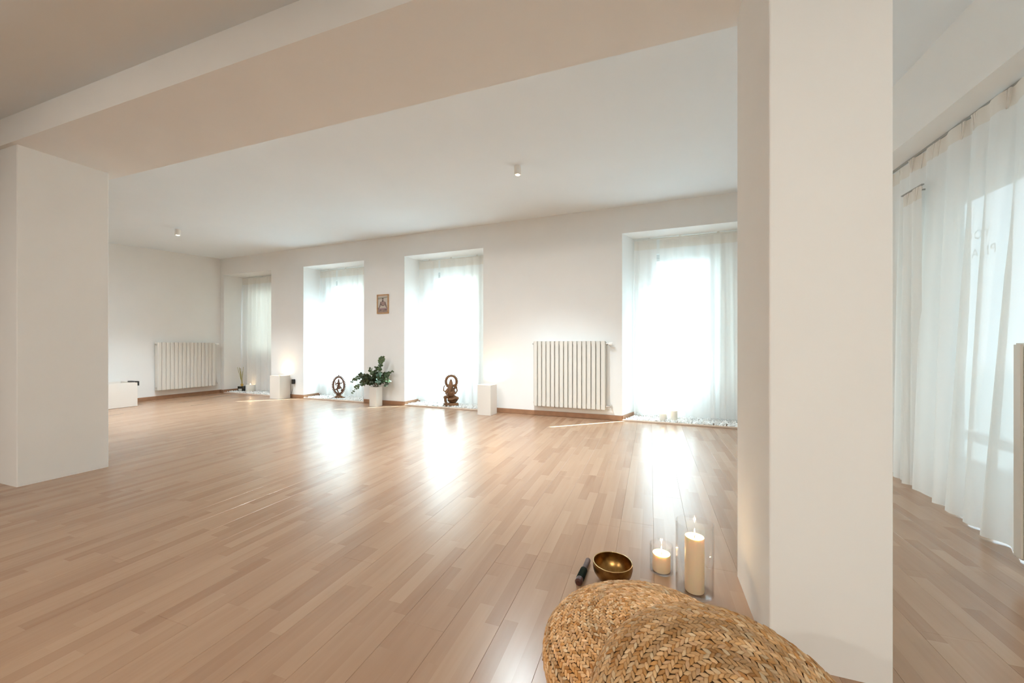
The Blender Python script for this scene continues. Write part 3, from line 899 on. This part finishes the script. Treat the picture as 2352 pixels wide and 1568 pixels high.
# ------------------------------------------------------------------ lamp plinths
def plinth(label, loc, rz, w, d, h):
    t = thing('lamp_plinth', label, 'lamp', loc, rz, 'white plinths lit from inside')
    th = 0.012
    bm = bmesh.new()
    for x0, x1, y0, y1 in ((-w / 2, w / 2, -d / 2, -d / 2 + th), (-w / 2, w / 2, d / 2 - th, d / 2), (-w / 2, -w / 2 + th, -d / 2 + th, d / 2 - th), (w / 2 - th, w / 2, -d / 2 + th, d / 2 - th)):
        box(bm, x0, x1, y0, y1, 0.001, h)
    box(bm, -w / 2 + th, w / 2 - th, -d / 2 + th, d / 2 - th, h - 0.075, h - 0.063)
    obj('casing', bm, M_white, t)
    bm = bmesh.new(); tube(bm, [(0, 0, h - 0.063), (0, 0, h - 0.052)], 0.02, 16); obj('lamp_socket', bm, M_plastic, t)
    bm = bmesh.new(); ball(bm, (0, 0, h - 0.042), 0.014, 2); obj('bulb', bm, M_bulb, t, smooth=True)
    ld = bpy.data.lights.new('uplight', 'SPOT'); ld.energy = 0.4; ld.color = (1.0, 0.62, 0.29); ld.spot_size = R(105); ld.spot_blend = 0.9; ld.shadow_soft_size = 0.03
    lo = bpy.data.objects.new('uplight', ld); COL.objects.link(lo); lo.parent = t; lo.location = (0.02, 0.0, h - 0.024)
    lo.rotation_euler = (R(180 - 40), 0, 0)
    return t
plinth('white box lamp glowing on the wall right of the reed diffuser niche', (-6.288, 5.148, 0), R(-4), 0.265, 0.20, 0.413)
plinth('white box lamp glowing on the wall right of the seated statue', (-2.131, 4.93, 0), R(-3), 0.2, 0.2, 0.41)
q = wpos(ux(-6.085), -0.022, 0.295)
t = thing('power_adapter', 'black power adapter plugged in the wall behind the left box lamp', 'adapter', q, WR)
bm = bmesh.new(); box(bm, -0.025, 0.02, -0.025, 0.021, -0.04, 0.045, 0.006, 2); obj('adapter_body', bm, M_black, t)
bm = bmesh.new(); tube(bm, [(0, -0.01, -0.04), (0, -0.012, -0.12), (-0.05, -0.012, -0.235), (-0.1, -0.012, -0.285)], 0.003, 6); obj('cable', bm, M_black, t)

# planter box at the far left
t = thing('planter_box', 'low open white box on the floor by the end wall, partly behind the left pillar', 'box', (-7.80, 3.23, 0))
bm = bmesh.new(); w, d, h, th = 0.42, 1.0, 0.376, 0.018
for x0, x1, y0, y1 in ((-w / 2, w / 2, -d / 2, -d / 2 + th), (-w / 2, w / 2, d / 2 - th, d / 2), (-w / 2, -w / 2 + th, -d / 2 + th, d / 2 - th), (w / 2 - th, w / 2, -d / 2 + th, d / 2 - th)):
    box(bm, x0, x1, y0, y1, 0.004, h)
box(bm, -w / 2 + th, w / 2 - th, -d / 2 + th, d / 2 - th, 0.02, 0.04)
obj('casing', bm, M_white, t)
bm = bmesh.new()
box(bm, w / 2 - 0.20, w / 2 + 0.008, d / 2 - 0.03, d / 2 + 0.02, h - 0.002, h + 0.016, 0.004, 1)
box(bm, w / 2 - 0.03, w / 2 + 0.008, d / 2 + 0.001, d / 2 + 0.02, h - 0.055, h + 0.004, 0.004, 1)
o = obj('corner_bracket', bm, M_black, t); o['label'] = 'black bracket over the back corner'

# ------------------------------------------------------------------ ceiling spots
def spot(label, loc, lit=False, power=40, aim=0.0, col=(1.0, 0.92, 0.83)):
    t = thing('ceiling_spot', label, 'ceiling light', loc, group='cylindrical ceiling spots')
    bm = bmesh.new(); lathe(bm, [(0, 0), (0.034, 0), (0.034, -0.078), (0.032, -0.082), (0.027, -0.082), (0.026, -0.06), (0, -0.055)], 32)
    autosmooth(obj('housing', bm, M_plastic, t), 40)
    bm = bmesh.new(); lathe(bm, [(0.0262, -0.0785), (0.0262, -0.083), (0.022, -0.084), (0.022, -0.0785)], 32, close=True); obj('trim_ring', bm, M_enamel_back, t)
    bm = bmesh.new(); lathe(bm, [(0, -0.066), (0.0215, -0.066), (0.0215, -0.07), (0, -0.072)], 24); obj('lens', bm, M_bulb if lit else M_label, t)
    if lit:
        ld = bpy.data.lights.new('spot_light', 'SPOT'); ld.energy = power; ld.color = col; ld.spot_size = R(112); ld.spot_blend = 1.0; ld.shadow_soft_size = 0.08
        lo = bpy.data.objects.new('spot_light', ld); COL.objects.link(lo); lo.parent = t; lo.location = (0, 0, -0.125); lo.rotation_euler = (aim, 0, 0)
    return t
spot('small white cylinder spot on the ceiling above the long radiator', (-1.22, 3.57, 2.70), True, 20, 0, (0.82, 0.94, 1.0))  # real fixtures, but their light is added to brighten floor and ceiling
spot('small white cylinder spot on the ceiling near the end wall', (-6.44, 3.63, 2.63), True, 20, 0, (0.82, 0.94, 1.0))
spot('ceiling spot added for fill behind the viewer, right of the middle', (0.2, -2.0, 2.478), True, 15.5, R(49), (1.0, 0.94, 0.83))  # out of view pair added as fill for pillar and beam fronts
spot('ceiling spot added for fill behind the viewer, left of the middle', (-2.8, -2.0, 2.478), True, 15.5, R(49), (1.0, 0.94, 0.83))
for k, x in enumerate((-7.0, -5.0, -3.0, -1.0)):  # hidden row added to wash the window wall with fill light
    spot('ceiling spot added for fill behind the wide beam, ' + ('nearest the end wall', 'second from the end wall', 'third from the end wall', 'nearest the right pillar')[k], (x, 2.08, 2.70 if k else 2.66), True, 6.5, R(40), (0.86, 0.94, 1.0))

# ------------------------------------------------------------------ picture
q = wpos(ux(-4.0855), -0.001, 1.624)
t = thing('framed_picture', 'small wood framed photograph of a seated person above the eucalyptus', 'picture', q, WR)
fw, fh, b_ = 0.234, 0.312, 0.015
bm = bmesh.new()
box(bm, -fw / 2, -fw / 2 + b_, -0.018, 0, -fh / 2, fh / 2, 0.002, 1); box(bm, fw / 2 - b_ * 1.25, fw / 2, -0.018, 0, -fh / 2, fh / 2, 0.002, 1)
box(bm, -fw / 2 + b_, fw / 2 - b_, -0.018, 0, fh / 2 - b_, fh / 2, 0.002, 1); box(bm, -fw / 2 + b_, fw / 2 - b_, -0.018, 0, -fh / 2, -fh / 2 + b_ * 1.2, 0.002, 1)
obj('frame', bm, M_pine, t)
def flat(col): return plain('print_ink', col, 0.5)
inks = [flat(c) for c in ((0.60, 0.56, 0.50), (0.62, 0.48, 0.38), (0.38, 0.35, 0.29), (0.36, 0.24, 0.21), (0.22, 0.16, 0.14), (0.56, 0.50, 0.43), (0.34, 0.22, 0.24), (0.10, 0.075, 0.065), (0.30, 0.22, 0.185))]
bm = bmesh.new()
def poly(pts, mi, lay):
    f = bm.faces.new([bm.verts.new((x, -0.0065 - lay * 0.0002, z)) for x, z in pts]); f.material_index = mi
def ell(cx, cz, rx, rz, mi, lay, n=14): poly([(cx + rx * math.cos(2 * PI * k / n), cz + rz * math.sin(2 * PI * k / n)) for k in range(n)], mi, lay)
poly([(-.105, -.145), (.105, -.145), (.105, .145), (-.105, .145)], 0, 0)
poly([(-.105, .118), (.105, .128), (.105, .145), (-.105, .145)], 1, 1)
poly([(-.105, .072), (-.02, .085), (.105, .102), (.105, .122), (-.105, .105)], 2, 2)
poly([(-.105, -.145), (.105, -.145), (.105, -.062), (-.02, -.075), (-.105, -.05)], 8, 1)
for k in range(15):
    x = -.095 + k * .0135
    poly([(x, -.143), (x + .005, -.143), (x + .012, -.095 - .012 * (k % 3)), (x + .009, -.095 - .012 * (k % 3))], 4 if k % 2 else 1, 2)
poly([(-.05, .035), (-.025, .045), (.025, .045), (.05, .032), (.045, -.01), (.03, -.03), (-.03, -.03), (-.043, -.01)], 3, 3)      # torso
poly([(-.052, .035), (-.036, .038), (-.045, -.03), (-.068, -.065), (-.08, -.06)], 4, 4)
poly([(.036, .038), (.053, .033), (.09, -.07), (.078, -.075), (.04, -.02)], 4, 4)
poly([(-.04, -.028), (.038, -.028), (.07, -.07), (-.065, -.07)], 5, 4)
poly([(-.085, -.07), (.09, -.065), (.085, -.095), (.02, -.085), (-.08, -.095)], 6, 5)
poly([(-.075, -.093), (-.03, -.09), (-.04, -.104)], 7, 6); poly([(.02, -.088), (.08, -.09), (.07, -.104)], 7, 6)
ell(-.002, .067, .016, .027, 3, 4); ell(-.002, .088, .017, .010, 7, 5); poly([(-.017, .062), (.013, .062), (.008, .036), (-.012, .036)], 7, 5)
poly([(-.038, .01), (-.022, -.004), (-.03, -.018), (-.042, -.01)], 7, 5); poly([(.03, .012), (.042, .0), (.035, -.014)], 4, 5); poly([(-.03, -.022), (.028, -.022), (.02, -.03), (-.022, -.03)], 7, 5)
o = obj('print', bm, inks, t); o['label'] = 'print of a person with bare shoulders sitting cross legged, hands on knees'
bm = bmesh.new(); box(bm, -fw / 2 + 0.006, fw / 2 - 0.006, -0.006, -0.001, -fh / 2 + 0.006, fh / 2 - 0.006); obj('backing', bm, M_label, t)

# ------------------------------------------------------------------ statues
q = wpos(ux(-5.20), 0.16, 0.024)
t = thing('dancing_statue', 'brown bronze statue of a dancer in a flaming ring, on pebbles', 'statue', q, R(14))
t.scale = (1.08, 1.0, 1.0)
bm = bmesh.new()
box(bm, -0.085, 0.085, -0.035, 0.035, 0.0, 0.016, 0.004, 1)
for sx in (-1, 1): box(bm, sx * 0.085 - 0.012, sx * 0.085 + 0.012, -0.036, 0.036, -0.002, 0.012, 0.004, 1)
for (rr_, z0_, z1_) in ((0.075, 0.014, 0.03), (0.055, 0.028, 0.042), (0.036, 0.04, 0.062), (0.052, 0.06, 0.078)):
    bm2 = bmesh.new(); lathe(bm2, [(0, z0_), (rr_ * 0.9, z0_), (rr_, (z0_ + z1_) / 2), (rr_ * 0.85, z1_), (0, z1_)], 20)
    bmesh.ops.scale(bm2, vec=(1, 0.55, 1), verts=bm2.verts)
    me_ = bpy.data.meshes.new('x'); bm2.to_mesh(me_); bm2.free(); bm.from_mesh(me_); bpy.data.meshes.remove(me_)
obj('pedestal', bm, M_bronze2, t)
bm = bmesh.new()
cx, cz, rx, rz_ = 0, 0.222, 0.092, 0.142
ring = [(cx + rx * math.sin(a_), 0, cz - rz_ * math.cos(a_)) for a_ in np.linspace(0.0, 2 * PI, 49)]
tube(bm, ring, 0.0112, 8, cap=False)
obj('ring', bm, M_bronze, t, smooth=True)
for k in range(29):                                # the flames around the ring
    a_ = R(28) + (2 * PI - R(56)) * k / 28
    dx, dz = math.sin(a_) / rx, -math.cos(a_) / rz_
    l_ = math.hypot(dx, dz); dx, dz = dx / l_, dz / l_
    p0 = Vector((rx * math.sin(a_), 0, cz - rz_ * math.cos(a_)))
    up = 0.35
    v_ = Vector((dx, 0, dz + up)).normalized()
    ln = 0.03 if k != 14 else 0.05
    bm = bmesh.new(); tube(bm, [p0 + v_ * 0.004, p0 + v_ * (0.004 + ln * 0.45), p0 + v_ * (0.004 + ln * 0.75), p0 + v_ * (0.004 + ln)], [0.006, 0.0105, 0.0075, 0.001], 6)
    obj('flame_tongue', bm, M_bronze, t, smooth=True)
bm = bmesh.new()
limb(bm, [(0.0, 0, 0.205), (0.0, 0, 0.235), (-0.002, 0, 0.262)], [0.02, 0.0165, 0.021])               # trunk
limb(bm, [(-0.002, 0, 0.262), (-0.002, 0, 0.285)], [0.01, 0.009])
ball(bm, (-0.002, -0.002, 0.297), (0.0145, 0.015, 0.018), 2)
limb(bm, [(-0.002, 0, 0.31), (-0.002, 0, 0.325), (-0.002, 0, 0.342)], [0.013, 0.011, 0.005])            # crown
for s_ in (-1, 1): ball(bm, (s_ * 0.016 - 0.002, 0, 0.296), (0.005, 0.004, 0.008), 1)
limb(bm, [(-0.018, 0, 0.268), (-0.048, -0.004, 0.25), (-0.058, -0.004, 0.29)], [0.0095, 0.0078, 0.006]) # raised upper arms
limb(bm, [(0.016, 0, 0.268), (0.046, -0.004, 0.258), (0.072, -0.004, 0.285)], [0.0095, 0.0078, 0.006])
limb(bm, [(-0.018, -0.008, 0.262), (-0.046, -0.02, 0.232), (-0.024, -0.032, 0.244)], [0.0092, 0.0075, 0.006])
limb(bm, [(0.016, -0.008, 0.262), (0.034, -0.024, 0.24), (0.004, -0.034, 0.226), (-0.03, -0.036, 0.214)], [0.0092, 0.008, 0.0072, 0.0055])
limb(bm, [(-0.008, 0, 0.2), (-0.022, -0.016, 0.15), (0.0, -0.004, 0.096)], [0.0175, 0.0125, 0.0085])     # standing leg
limb(bm, [(0.0, -0.004, 0.094), (-0.012, -0.02, 0.088)], [0.009, 0.006])
limb(bm, [(0.008, -0.004, 0.2), (0.04, -0.028, 0.178), (-0.03, -0.034, 0.158), (-0.062, -0.03, 0.14)], [0.0175, 0.0135, 0.0105, 0.0075])
limb(bm, [(0.014, 0.006, 0.215), (0.05, 0.004, 0.17), (0.064, 0.002, 0.14)], [0.007, 0.006, 0.004])      # sash
limb(bm, [(0.05, 0, 0.135), (0.058, 0, 0.15)], [0.014, 0.01])
ball(bm, (0, -0.002, 0.086), (0.03, 0.02, 0.009), 2)                                                    # demon underfoot
limb(bm, [(-0.028, -0.004, 0.086), (-0.044, -0.006, 0.09)], [0.009, 0.0085])
remeshed('dancer', bm, 0.0035, M_bronze, t, 1)

q = wpos(ux(-2.905), 0.145, 0.022)
t = thing('seated_statue', 'golden brown bronze seated figure with a spiked halo, on pebbles', 'statue', q, R(20))
t.scale = (1.14, 1.1, 1.08)
bm = bmesh.new()
lathe(bm, [(0, 0), (0.098, 0), (0.108, 0.012), (0.1, 0.022), (0.104, 0.032), (0.092, 0.042), (0, 0.044)], 28)
bmesh.ops.scale(bm, vec=(1.0, 0.62, 1), verts=bm.verts)
obj('pedestal', bm, M_bronze2, t)
bm = bmesh.new()
ball(bm, (0.02, 0.008, 0.085), (0.072, 0.045, 0.048), 3)                                                # seat
limb(bm, [(-0.03, 0, 0.13), (-0.075, -0.03, 0.125), (-0.07, -0.03, 0.075), (-0.06, -0.034, 0.04)], [0.03, 0.026, 0.02, 0.017])     # leg down
limb(bm, [(-0.06, -0.036, 0.044), (-0.07, -0.055, 0.04)], [0.016, 0.01])
limb(bm, [(0.03, 0, 0.13), (0.085, -0.026, 0.11), (0.03, -0.046, 0.1), (-0.02, -0.048, 0.096)], [0.03, 0.026, 0.02, 0.014])        # folded leg
ball(bm, (0.0, -0.008, 0.172), (0.052, 0.044, 0.056), 3)                                                # belly
ball(bm, (0.0, 0.0, 0.228), (0.046, 0.034, 0.042), 3)                                                   # chest
ball(bm, (-0.002, -0.014, 0.288), (0.036, 0.034, 0.038), 3)                                             # head
for s_ in (-1, 1): ball(bm, (s_ * 0.044, 0.0, 0.285), (0.02, 0.006, 0.026), 2)                           # ears
limb(bm, [(-0.002, -0.044, 0.28), (-0.008, -0.06, 0.245), (-0.012, -0.062, 0.21), (0.006, -0.062, 0.182), (0.024, -0.058, 0.186)], [0.017, 0.014, 0.0115, 0.009, 0.007])
for s_ in (-1, 1): limb(bm, [(s_ * 0.016, -0.042, 0.268), (s_ * 0.022, -0.06, 0.258)], [0.0055, 0.003])
limb(bm, [(-0.002, 0, 0.318), (-0.002, 0, 0.338), (-0.002, 0, 0.36), (-0.002, 0, 0.376)], [0.03, 0.024, 0.018, 0.008])               # crown
limb(bm, [(-0.04, 0, 0.24), (-0.075, -0.004, 0.2), (-0.098, -0.012, 0.215), (-0.095, -0.016, 0.262), (-0.088, -0.016, 0.29)], [0.017, 0.0135, 0.011, 0.009, 0.007])
limb(bm, [(0.04, 0, 0.24), (0.074, 0.0, 0.262), (0.084, -0.006, 0.215), (0.062, -0.02, 0.172)], [0.017, 0.0135, 0.011, 0.009])
limb(bm, [(-0.038, -0.012, 0.225), (-0.066, -0.03, 0.18), (-0.05, -0.05, 0.165)], [0.015, 0.012, 0.01])
limb(bm, [(0.038, -0.012, 0.225), (0.06, -0.034, 0.18), (0.034, -0.056, 0.16)], [0.015, 0.012, 0.01])
limb(bm, [(0.074, 0.0, 0.262), (0.066, -0.004, 0.3), (0.062, -0.004, 0.318)], [0.011, 0.009, 0.006])
remeshed('figure', bm, 0.004, M_bronze2, t, 2)
bm = bmesh.new()
hc, hr = 0.372, 0.072
tube(bm, [(0.0 + hr * math.cos(a_), 0.022, hc - 0.03 + (hr * 1.15) * math.sin(a_)) for a_ in np.linspace(-0.9, PI + 0.9, 41)], 0.0165, 8)
bmesh.ops.scale(bm, vec=(1, 0.55, 1), verts=bm.verts, space=Matrix.Translation((0, -0.022, 0)))
obj('halo', bm, M_bronze2, t, smooth=True)
for k in range(21):
    a_ = -0.75 + (PI + 1.5) * k / 20
    d_ = Vector((math.cos(a_), 0, 1.15 * math.sin(a_))).normalized()
    p0 = Vector((hr * math.cos(a_), 0.022, hc - 0.03 + hr * 1.15 * math.sin(a_)))
    bm = bmesh.new(); tube(bm, [p0 + d_ * 0.01, p0 + d_ * 0.036], [0.009, 0.0008], 4); obj('halo_spike', bm, M_bronze2, t)

# ------------------------------------------------------------------ reed diffuser
q = wpos(ux(-7.845), 0.215, 0.022)
t = thing('reed_diffuser', 'dark glass reed diffuser on pebbles in the leftmost niche', 'diffuser', q, R(25))
bm = bmesh.new(); box(bm, -0.058, 0.058, -0.05, 0.05, 0, 0.105, 0.006, 2); obj('bottle', bm, M_dglass, t)
bm = bmesh.new(); lathe(bm, [(0, 0.104), (0.02, 0.104), (0.02, 0.118), (0.024, 0.12), (0.024, 0.15), (0.012, 0.152), (0, 0.152)], 20); o = autosmooth(obj('collar', bm, M_gold, t)); o['label'] = 'gold neck collar'
bm = bmesh.new(); box(bm, -0.042, 0.024, -0.0512, -0.05, 0.0, 0.055); o = obj('paper_label', bm, M_label, t); o['label'] = 'pale paper label'
for k in range(9):
    a_ = -0.30 + 0.042 * k + 0.02 * math.sin(k * 5.1)
    ln = 0.30 + 0.05 * math.cos(k * 2.3)
    b0 = Vector((0.006 * math.sin(k), 0.006 * math.cos(k), 0.15))
    bm = bmesh.new(); tube(bm, [b0, b0 + Vector((math.sin(a_) * ln, 0.02 * math.cos(k * 1.7), math.cos(a_) * ln))], 0.0028, 6); obj('reed', bm, M_reed, t)

# ------------------------------------------------------------------ vase and eucalyptus
t = thing('floor_vase', 'tall square white vase holding eucalyptus on the floor', 'vase', (-4.055, 4.985, 0), R(-3))
bm = bmesh.new(); w, d, h, th = 0.135, 0.135, 0.306, 0.01
for x0, x1, y0, y1 in ((-w / 2, w / 2, -d / 2, -d / 2 + th), (-w / 2, w / 2, d / 2 - th, d / 2), (-w / 2, -w / 2 + th, -d / 2 + th, d / 2 - th), (w / 2 - th, w / 2, -d / 2 + th, d / 2 - th)):
    box(bm, x0, x1, y0, y1, 0.001, h)
box(bm, -w / 2 + th, w / 2 - th, -d / 2 + th, d / 2 - th, 0.001, 0.015)
obj('vase_body', bm, M_white, t)
eu = thing('eucalyptus_bunch', 'bunch of green eucalyptus branches standing in the square white vase', 'plant', (-4.055, 4.985, 0.02))
CR, CU = Vector((0.9414, 0.3373, 0)), Vector((0, 0, 1)); CD = Vector((-0.3373, 0.9414, 0))
PXM = 0.00675
def bez(P, n):
    out = []
    for k in range(n + 1):
        s = k / n; q_ = [Vector(p_) for p_ in P]
        while len(q_) > 1: q_ = [q_[i].lerp(q_[i + 1], s) for i in range(len(q_) - 1)]
        out.append(q_[0])
    return out
# tips: sideways, up (in pixels of 6.75 mm from the vase mouth), depth in metres, bend, leaf kind
BR = [(-58, 10, 0.02, 30, 0, 0.036), (-50, -14, -0.06, 26, 0, 0.034), (15, 68, 0.0, 4, 0, 0.042), (37, 35, 0.02, 6, 0, 0.034), (36, 12, -0.04, 10, 0, 0.036),
      (-18, 42, 0.03, 6, 0, 0.042), (-34, 26, -0.07, 14, 2, 0.04), (4, 44, -0.05, 4, 2, 0.036), (10, 30, -0.09, 6, 1, 0.046), (24, 28, 0.05, 8, 2, 0.042),
      (-26, 12, -0.1, 12, 2, 0.042), (28, 2, -0.06, 16, 2, 0.036), (-14, 24, -0.1, 8, 2, 0.044), (-40, 18, 0.04, 18, 0, 0.038), (2, 22, -0.11, 10, 2, 0.044),
      (18, 16, -0.1, 10, 2, 0.042), (-8, 34, 0.05, 6, 0, 0.042), (-22, 4, -0.06, 14, 2, 0.04), (12, 12, -0.12, 10, 1, 0.044), (-4, 12, -0.12, 12, 2, 0.042), (30, 22, -0.02, 8, 2, 0.038), (8, 52, 0.03, 4, 0, 0.036)]
LM = [M_leaf, M_leafb, M_leafd]
for k, (tx, ty, td, bend, kind, ls_) in enumerate(BR):
    base = Vector((0.03 * math.cos(k * 2.4), 0.03 * math.sin(k * 2.4), 0.0))
    mouth = Vector((0.045 * math.cos(k * 2.4 + 0.5) * 0.8, 0.045 * math.sin(k * 2.4 + 0.5) * 0.8, 0.29))
    tip = mouth * 0.2 + Vector((0, 0, 0.232)) + CR * (tx * PXM) + CU * (ty * PXM) + CD * td
    mid = mouth.lerp(tip, 0.55) + CU * (bend * PXM + 0.03)
    pts = bez([base, mouth], 2)[:-1] + bez([mouth, mid, tip], 10)
    bm = bmesh.new(); tube(bm, pts, [0.0028 - 0.0016 * i / len(pts) for i in range(len(pts))], 6)
    br = obj('branch', bm, M_stem, eu, smooth=True)
    bm = bmesh.new()
    arc = pts[3:]
    L = sum((arc[i + 1] - arc[i]).length for i in range(len(arc) - 1))
    npair = max(6, int(L / 0.026))
    for m_ in range(npair + 1):
        s = 0.12 + 0.88 * m_ / npair
        f_ = s * (len(arc) - 1); i0 = min(int(f_), len(arc) - 2)
        c = arc[i0].lerp(arc[i0 + 1], f_ - i0); tg = (arc[i0 + 1] - arc[i0]).normalized()
        side = tg.cross(Vector((random.uniform(-1, 1), random.uniform(-1, 1), random.uniform(-.3, 1)))).normalized()
        for sg in (-1, 1):
            r_ = ls_ * random.uniform(0.42, 0.62) * (1.0 if s < 0.9 else 0.7)
            dirv = (side * sg + tg * random.uniform(0.1, 0.5)).normalized()
            nn = dirv.cross(tg).normalized(); nn = (nn + Vector((random.uniform(-.6, .6), random.uniform(-.6, .6), random.uniform(-.6, .6)))).normalized()
            wv = nn.cross(dirv).normalized()
            ctr = c + dirv * (r_ * 1.1)
            rim_ = [bm.verts.new(ctr + dirv * (r_ * 1.1 * math.cos(2 * PI * q_ / 9)) + wv * (r_ * 0.9 * math.sin(2 * PI * q_ / 9)) + nn * (0.12 * r_ * math.cos(4 * PI * q_ / 9))) for q_ in range(9)]
            cv = bm.verts.new(ctr - nn * (0.14 * r_))
            for q_ in range(9): bm.faces.new((rim_[q_], rim_[(q_ + 1) % 9], cv))
    me = bpy.data.meshes.new('leaves'); bm.to_mesh(me); bm.free()
    o = link('leaves', me, LM[kind], br, smooth=True); o['kind'] = 'stuff'
    if kind == 1: o['label'] = 'pale blue green leaves'
